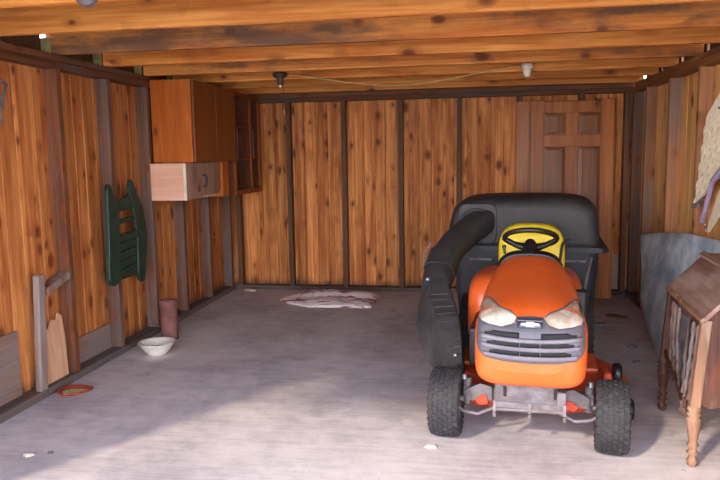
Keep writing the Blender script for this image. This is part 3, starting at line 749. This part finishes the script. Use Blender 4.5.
COL.objects.unlink(SW); bpy.data.objects.remove(SW)
sw = wheel.build('steering_wheel', M['black'], T); sw.location = (0, .84, .905); sw.rotation_euler = (R(-25), 0, 0)

# seat
def seat():
    rings = []
    for y, hw, z0, z1 in ((1.30,.19,.60,.90),(1.315,.215,.585,.945),(1.35,.226,.58,.965),(1.40,.222,.58,.975),(1.43,.205,.59,.965),(1.44,.18,.61,.94)):
        rings.append([(x, yy + (z-.6)*.16, z) for x, yy, z in selp(0, (z0+z1)/2, hw, (z1-z0)/2, y, 44, 4.5, 3.0)])
    s = empty('seat', (0,0,0)); s.parent = T
    MB().loft(rings).build('backrest', M['yellow'], s)
    rings = [selp(0, .625, hw, hh, y, 40, 3.6) for y, hw, hh in ((.98,.17,.03),(1.0,.205,.05),(1.08,.22,.058),(1.26,.222,.055),(1.33,.20,.04))]
    MB().loft(rings).build('cushion', M['yellow'], s)
    MB().box(-.15,.15,1.02,1.34,.52,.572).build('seat_pan', M['black'], s, bevel=.01)
seat()
# fender body
rg = []
for y, hw, z0, z1 in ((.70,.30,.26,.60),(.72,.355,.235,.665),(.76,.375,.235,.70),(.90,.385,.30,.715),(1.2,.385,.36,.70),(1.5,.375,.40,.67),(1.58,.33,.44,.62)):
    rg.append(selp(-.03, (z0+z1)/2, hw*.925, (z1-z0)/2, y, 44, 5, 4))
MB().loft(rg).build('fender', M['orange'], T)
for s in (-1, 1):
    MB().box(*(sorted((s*.22, s*.385))), .42, .74, .232, .256).build('footrest', M['orange'], T, bevel=.008)
MB().box(-.15, .15, -.16, 1.5, .235, .33).build('frame', M['iron'], T, bevel=.006)
MB().box(-.20, .20, .02, .66, .33, .56).build('engine_block', M['black'], T, bevel=.03, seg=3)

# wheels
def tyre_mesh(r, w, cols, n):
    b = MB(); h = w/2
    prof = [(r*.52,-h*.80),(r*.62,-h*.95),(r*.78,-h*1.0),(r*.90,-h*.97),(r*.965,-h*.86),(r*.985,-h*.5),(r*.99,0),(r*.985,h*.5),(r*.965,h*.86),(r*.90,h*.97),(r*.78,h*1.0),(r*.62,h*.95),(r*.52,h*.80)]
    b.lathe(prof, 48, axis='x')
    def lug(xc, a, lx, la, ang):
        vs = []
        for rr in (r*.95, r*1.02):
            for dx, da in ((-1,-1),(1,-1),(1,1),(-1,1)):
                x = xc + dx*lx; ca = a + da*la + dx*ang
                k = 1 - .045*(abs(x)/h)**3
                vs.append((x, rr*k*math.cos(ca), rr*k*math.sin(ca)))
        b.add(vs, [(0,3,2,1),(4,5,6,7),(0,1,5,4),(1,2,6,5),(2,3,7,6),(3,0,4,7)])
    for c in range(cols):
        xc = (c - (cols-1)/2) * (w*.93/cols)
        for k in range(n):
            a = 2*math.pi*(k + .5*(c % 2))/n
            lug(xc, a, w*.93/cols*.42, math.pi/n*.56, (.22 if c % 2 else -.22)*math.pi/n)
    # side lugs
    for s in (-1, 1):
        for k in range(n):
            a = 2*math.pi*(k+.25)/n; vs = []
            for rr, x in ((.90, 1.02), (.965, .92), (.965, .84), (.90, .93)):
                for da in (-1, 1):
                    vs.append((s*h*x, r*rr*math.cos(a+da*math.pi/n*.5), r*rr*math.sin(a+da*math.pi/n*.5)))
            b.add(vs, [(0,1,3,2),(2,3,5,4),(4,5,7,6),(6,7,1,0),(0,2,4,6),(1,7,5,3)])
    return b
def wheel_at(name, x, y, r, w, cols, n, steer=0, camber=0):
    o = empty(name, (x, y, r)); o.parent = T; o.rotation_euler = (0, R(camber), R(steer))
    tyre_mesh(r, w, cols, n).build('tyre', M['tyre'], o)
    b = MB(); h = w/2
    b.lathe([(r*.53,-h*.82),(r*.56,-h*.86),(r*.50,-h*.80),(r*.42,-h*.35),(r*.18,-h*.3),(r*.16,-h*.62),(r*.0,-h*.62)], 28, axis='x')
    b.lathe([(r*.53,h*.82),(r*.56,h*.86),(r*.50,h*.80),(r*.42,h*.35),(r*.18,h*.3),(r*.16,h*.62),(r*.0,h*.62)], 28, axis='x')
    b.build('rim', M['rim'], o)
    return o
wheel_at('front_wheel', -.404, -.045, .176, .158, 6, 28, 0)
wheel_at('front_wheel', .410, -.085, .176, .155, 6, 28, -3)
wheel_at('rear_wheel', -.36, 1.20, .25, .21, 6, 28)
wheel_at('rear_wheel', .30, 1.20, .25, .20, 6, 28)

# front axle, spindles, tie rods
b = MB(); b.box(-.32, .33, -.025, .035, .20, .255)
for s, w in ((-1,-.30), (1,.31)):
    b.tube([(w, .0, .16), (w, .0, .30)], .022, 12); b.tube([(w, 0, .182), (w + s*.06, 0, .182)], .016, 10)
b.build('front_axle', M['iron'], T, bevel=.004)
for s in (-1, 1):
    MB().tube([(s*.315,-.03,.30),(s*.315,-.03,.325)], .014, 10).build('axle_bolt', M['steel'], T)
    MB().prism([(s*.17,.20),(s*.30,.19),(s*.31,.245),(s*.23,.285),(s*.17,.27)], lambda a, z, d: (a, d, z), -.05, -.04).build('axle_bracket', M['iron'], T)
    MB().prism([(s*.19,.185),(s*.235,.175),(s*.255,.20),(s*.225,.225),(s*.20,.23)], lambda a, z, d: (a, d, z), -.062, -.052).build('axle_cover', M['orange_deck'], T)
    MB().tube([(s*.36,-.06,.165),(s*.31,-.085,.145),(s*.24,-.085,.135),(s*.20,-.07,.15),(s*.14,-.05,.17)], .009, 8).build('tie_rod', M['bar'], T)
# front lift bracket
fb = empty('front_bracket', (0,0,0)); fb.parent = T
b = MB(); b.box(-.152, .192, -.155, -.145, .205, .305); b.box(-.152, .192, -.155, -.02, .295, .305); b.build('plate', M['iron'], fb, bevel=.003)
for x in (-.148, .022, .188):
    MB().prism([(-.15,.24),(-.15,.165),(-.162,.155),(-.175,.16),(-.18,.185),(-.165,.185),(-.162,.21),(-.155,.24)], lambda y, z, d: (d, y, z), x-.01, x+.006).build('hook', M['iron'], fb, bevel=.002)
MB().tube([(-.14,-.15,.195),(.18,-.15,.2)], .011, 8).build('cross_rod', M['iron'], fb)
for x in (-.10, .14): MB().tube([(x,-.165,.32),(x,-.165,.27)], .007, 8).build('pin', M['black'], fb)

# mower deck
def deck_ring(k, z, y0=.2, y1=.98):
    pts = []
    base = [(-.52,.42),(-.40,.27),(-.20,.20),(.0,.18),(.22,.20),(.44,.27),(.545,.42),(.57,.60),(.52,.80),(.40,.94),(0,.99),(-.40,.94),(-.53,.78)]
    for x, y in base: pts.append(((x-.03)*k+.03, (y-.58)*k+.54, z))
    return pts
dk_ = MB().loft([deck_ring(1.0,.085), deck_ring(1.0,.15), deck_ring(.95,.185), deck_ring(.80,.225), deck_ring(.60,.232)], smooth=False).build('mower_deck', M['orange_deck'], T, bevel=.008)
MB().box(.40, .45, .29, .40, .18, .275).build('deck_bracket', M['orange_deck'], dk_, bevel=.02)
for x, y in ((.475,.34),(.53,.24)):
    MB().lathe([(.0,-.022),(.05,-.022),(.058,-.012),(.058,.012),(.05,.022),(.0,.022)], 20, Matrix.Translation((x, y, .262 if x < .5 else .10)), axis='x').build('gauge_wheel', M['black'], dk_)

# discharge chute, tube and collector
def quad_ring(c, hw, hh, n, up):
    c, n, up = Vector(c), Vector(n).normalized(), Vector(up)
    r = n.cross(up).normalized(); u = r.cross(n).normalized()
    return c, r, u
def chute_ring(c, n, hw, hh, e=6):
    c, n = Vector(c), Vector(n).normalized(); r = n.cross(Vector((0,0,1))).normalized(); u = r.cross(n).normalized(); out = []
    for i in range(24):
        a = 2*math.pi*i/24; cc, s = math.cos(a), math.sin(a)
        out.append(c + r*hw*math.copysign(abs(cc)**(2/e), cc) + u*hh*math.copysign(abs(s)**(2/e), s))
    return out
boot = []
for LB, LF, RF in (((-.521,.40,.150),(-.393,.22,.29),(-.352,.22,.305)), ((-.638,.56,.262),(-.456,.36,.357),(-.370,.36,.388)),
                   ((-.703,.72,.38),(-.544,.52,.481),(-.405,.52,.50)), ((-.714,.86,.48),(-.618,.68,.569),(-.461,.68,.581)),
                   ((-.697,1.0,.575),(-.641,.86,.63),(-.523,.86,.634))):
    boot.append([LB, LF, RF, (RF[0], LB[1], LB[2])])
cb = MB().loft(boot, smooth=False).build('chute_boot', M['chute'], T, bevel=.008)
# moulded ribs across the front face
for k in range(9):
    u = .12 + k*.085; i = min(3, int(u*4)); f = u*4 - i
    p = [Vector(boot[i][q]).lerp(Vector(boot[i+1][q]), f) for q in (1, 2)]
    n = Vector((.0,-.7,.7))*.004
    MB().tube([p[0].lerp(p[1], .12)+n, p[0].lerp(p[1], .5)+n, p[0].lerp(p[1], .88)+n], .005, 6).build('rib', M['chute'], cb)
path = [(-.598,.88,.60),(-.595,1.0,.67),(-.575,1.15,.755),(-.53,1.30,.83),(-.46,1.45,.895),(-.385,1.60,.945),(-.34,1.70,.965)]
rg = []
for i, p in enumerate(path):
    a = Vector(path[min(i+1, 6)]) - Vector(path[max(i-1, 0)]); rg.append(chute_ring(p, a, .092 if i > 1 else .095, .092, 3))
MB().loft(rg).build('chute_tube', M['black_plastic'], T)
rg = []
for k, i in enumerate((0, 1)):
    p = path[1] if k == 0 else path[2]; rg.append(chute_ring(p, Vector(path[2])-Vector(path[1]), .103, .103, 3))
MB().loft(rg).build('chute_collar', M['black_plastic'], T)
MB().tube([(-.70,1.02,.72),(-.705,1.06,.80),(-.67,1.12,.86)], .007, 6).build('latch_wire', M['steel'], T)
for p in ((-.64,.80,.665),(-.395,.26,.335)): MB().lathe([(.0,-.01),(.012,-.008),(.012,.008),(.0,.012)], 10, Matrix.Translation(p)).build('chute_bolt', M['steel'], T)

bg = empty('grass_collector', (-.005,0,0)); bg.parent = T; bg.scale = (1.045, 1, 1)
rg = []
for y, x0, x1, z0, z1 in ((1.645,-0.455,.36,.82,1.06),(1.65,-0.505,.40,.785,1.105),(1.68,-0.525,.425,.775,1.135),(1.76,-0.540,.44,.775,1.155),(2.15,-0.540,.44,.775,1.16),(2.30,-0.515,.41,.775,1.12),(2.36,-.40,.32,.80,1.03)):
    rg.append([((x+.05)*(1+.17*(1.15-z)/.37*(1 if x < -.05 else .35)) - .05, yy, z-.012) for x, yy, z in selp((x0+x1)/2, (z0+z1)/2, (x1-x0)/2, (z1-z0)/2, y, 72, 14, 4.5)])
MB().loft(rg).build('collector_hood', M['black_plastic'], bg)
rg = [selp(-.045, .76, hw, .022, y, 44, 6) for y, hw in ((1.62,.52),(1.635,.565),(2.36,.565),(2.375,.52))]
MB().loft(rg).build('rim', M['bin'], bg)
MB().loft([[(x, 1.648 - .012, z) for x, _, z in rrect(-.375, .945, .13, .145, .05)], [(x, 1.66, z) for x, _, z in rrect(-.375, .945, .14, .155, .05)]], smooth=False).build('inlet_panel', M['black_plastic'], bg)
rg = []
for y, r in ((1.625,.118),(1.60,.118),(1.60,.10),(1.65,.10)):
    rg.append([(-.385 + r*math.cos(2*math.pi*i/28), y, .945 + r*math.sin(2*math.pi*i/28)) for i in range(28)])
MB().loft(rg, cap=False).build('inlet_ring', M['black_plastic'], bg)
for x0, x1 in ((-.545,-.055),(-.02,.455)):
    rg = []
    for z, k in ((.745,1.0),(.66,1.0),(.40,.95),(.16,.88),(.12,.84)):
        cx, cy = (x0+x1)/2, 2.0; hx, hy = (x1-x0)/2*k, .33*k
        rg.append([(cx+px-0, cy+pz, z) for px, _, pz in rrect(0, 0, hx, hy, .07)])
    bn = MB().loft(rg).build('collector_bin', M['bin'], bg)
    xc = (x0+x1)/2 + (-.05 if x0 < -.1 else .07)
    MB().box(xc-.085, xc+.085, 1.655, 1.668, .665, .685).build('bin_handle', M['iron'], bn, bevel=.004)
MB().tube([(-.25,1.55,.40),(-.25,1.95,.42)], .02, 10).build('support_arm', M['iron'], bg)
MB().tube([(.25,1.55,.40),(.25,1.95,.42)], .02, 10).build('support_arm', M['iron'], bg)

# levers
MB().tube([(.292,.70,.52),(.33,.82,.66),(.375,1.0,.80)], .008, 8).build('gear_lever', M['iron'], T)
MB().tube([(.33,.78,.55),(.33,.80,.64)], .018, 10).build('lever_knob', M['black'], T)
MB().tube([(.175,.80,.80),(.19,.83,.90),(.205,.85,.925),(.235,.86,.925)], .009, 8).build('throttle_lever', M['black'], T)
MB().tube([(-.15,.74,.85),(-.155,.74,.895)], .008, 8).build('choke_lever', M['black'], T)
MB().tube([(-.155,.74,.885),(-.155,.74,.905)], .012, 8).build('choke_knob', M['black'], T)
MB().box(.20, .335, .60, .69, .26, .66).build('side_panel', M['black'], T, bevel=.02)
MB().box(-.32, -.24, .25, .69, .28, .50).build('side_panel', M['black'], T, bevel=.02)

# ------------------------------------------------------------------ light
SKY = 3.6
sun = bpy.data.lights.new('sun', 'SUN'); sun.energy = 1.5; sun.angle = R(4.0); sun.color = (1, .84, .64)
so = bpy.data.objects.new('sun', sun); COL.objects.link(so)
el, az = R(32.5), R(33)
d = Vector((math.sin(az)*math.cos(el), math.cos(az)*math.cos(el), -math.sin(el)))
so.rotation_euler = d.to_track_quat('-Z', 'Y').to_euler(); so.location = (-6, -14, 10)
w = bpy.data.worlds.new('sky'); scn.world = w; w.use_nodes = True
nt = w.node_tree; bgn = nt.nodes['Background']
tc = nt.nodes.new('ShaderNodeTexCoord'); sep = nt.nodes.new('ShaderNodeSeparateXYZ'); nt.links.new(tc.outputs['Generated'], sep.inputs[0])
cr = nt.nodes.new('ShaderNodeValToRGB'); nt.links.new(sep.outputs[2], cr.inputs[0])
e = cr.color_ramp.elements
e[0].position = 0.0; e[0].color = (1.0, .95, .92, 1)
e[1].position = .9; e[1].color = (.13, .20, .34, 1)
n1 = e.new(.22); n1.color = (.88, .90, .98, 1)
n2 = e.new(.48); n2.color = (.34, .43, .60, 1)
nt.links.new(cr.outputs[0], bgn.inputs[0]); bgn.inputs[1].default_value = SKY

# ------------------------------------------------------------------ camera
pi_, ya, ro = .1233, .1636, -.0156
fw = Vector((-math.sin(ya)*math.cos(pi_), math.cos(ya)*math.cos(pi_), -math.sin(pi_)))
rt = Vector((math.cos(ya), math.sin(ya), 0)); up = rt.cross(fw)
rt2 = rt*math.cos(ro) + up*math.sin(ro); up2 = up*math.cos(ro) - rt*math.sin(ro)
cd = bpy.data.cameras.new('camera'); cam = bpy.data.objects.new('camera', cd); COL.objects.link(cam)
m = Matrix((rt2, up2, -fw)).transposed().to_4x4(); m.translation = Vector((.1579, -7.2121, 1.4643)); cam.matrix_world = m
cd.sensor_width = 36; cd.lens = 680.6/720*36; cd.clip_start = .05
scn.camera = cam
vs = scn.view_settings; vs.view_transform = 'Standard'; vs.look = 'None'; vs.gamma = 1; vs.use_curve_mapping = False; vs.exposure = 1.5
scn.cycles.use_denoising = True
scn.cycles.max_bounces = 10; scn.cycles.diffuse_bounces = 6
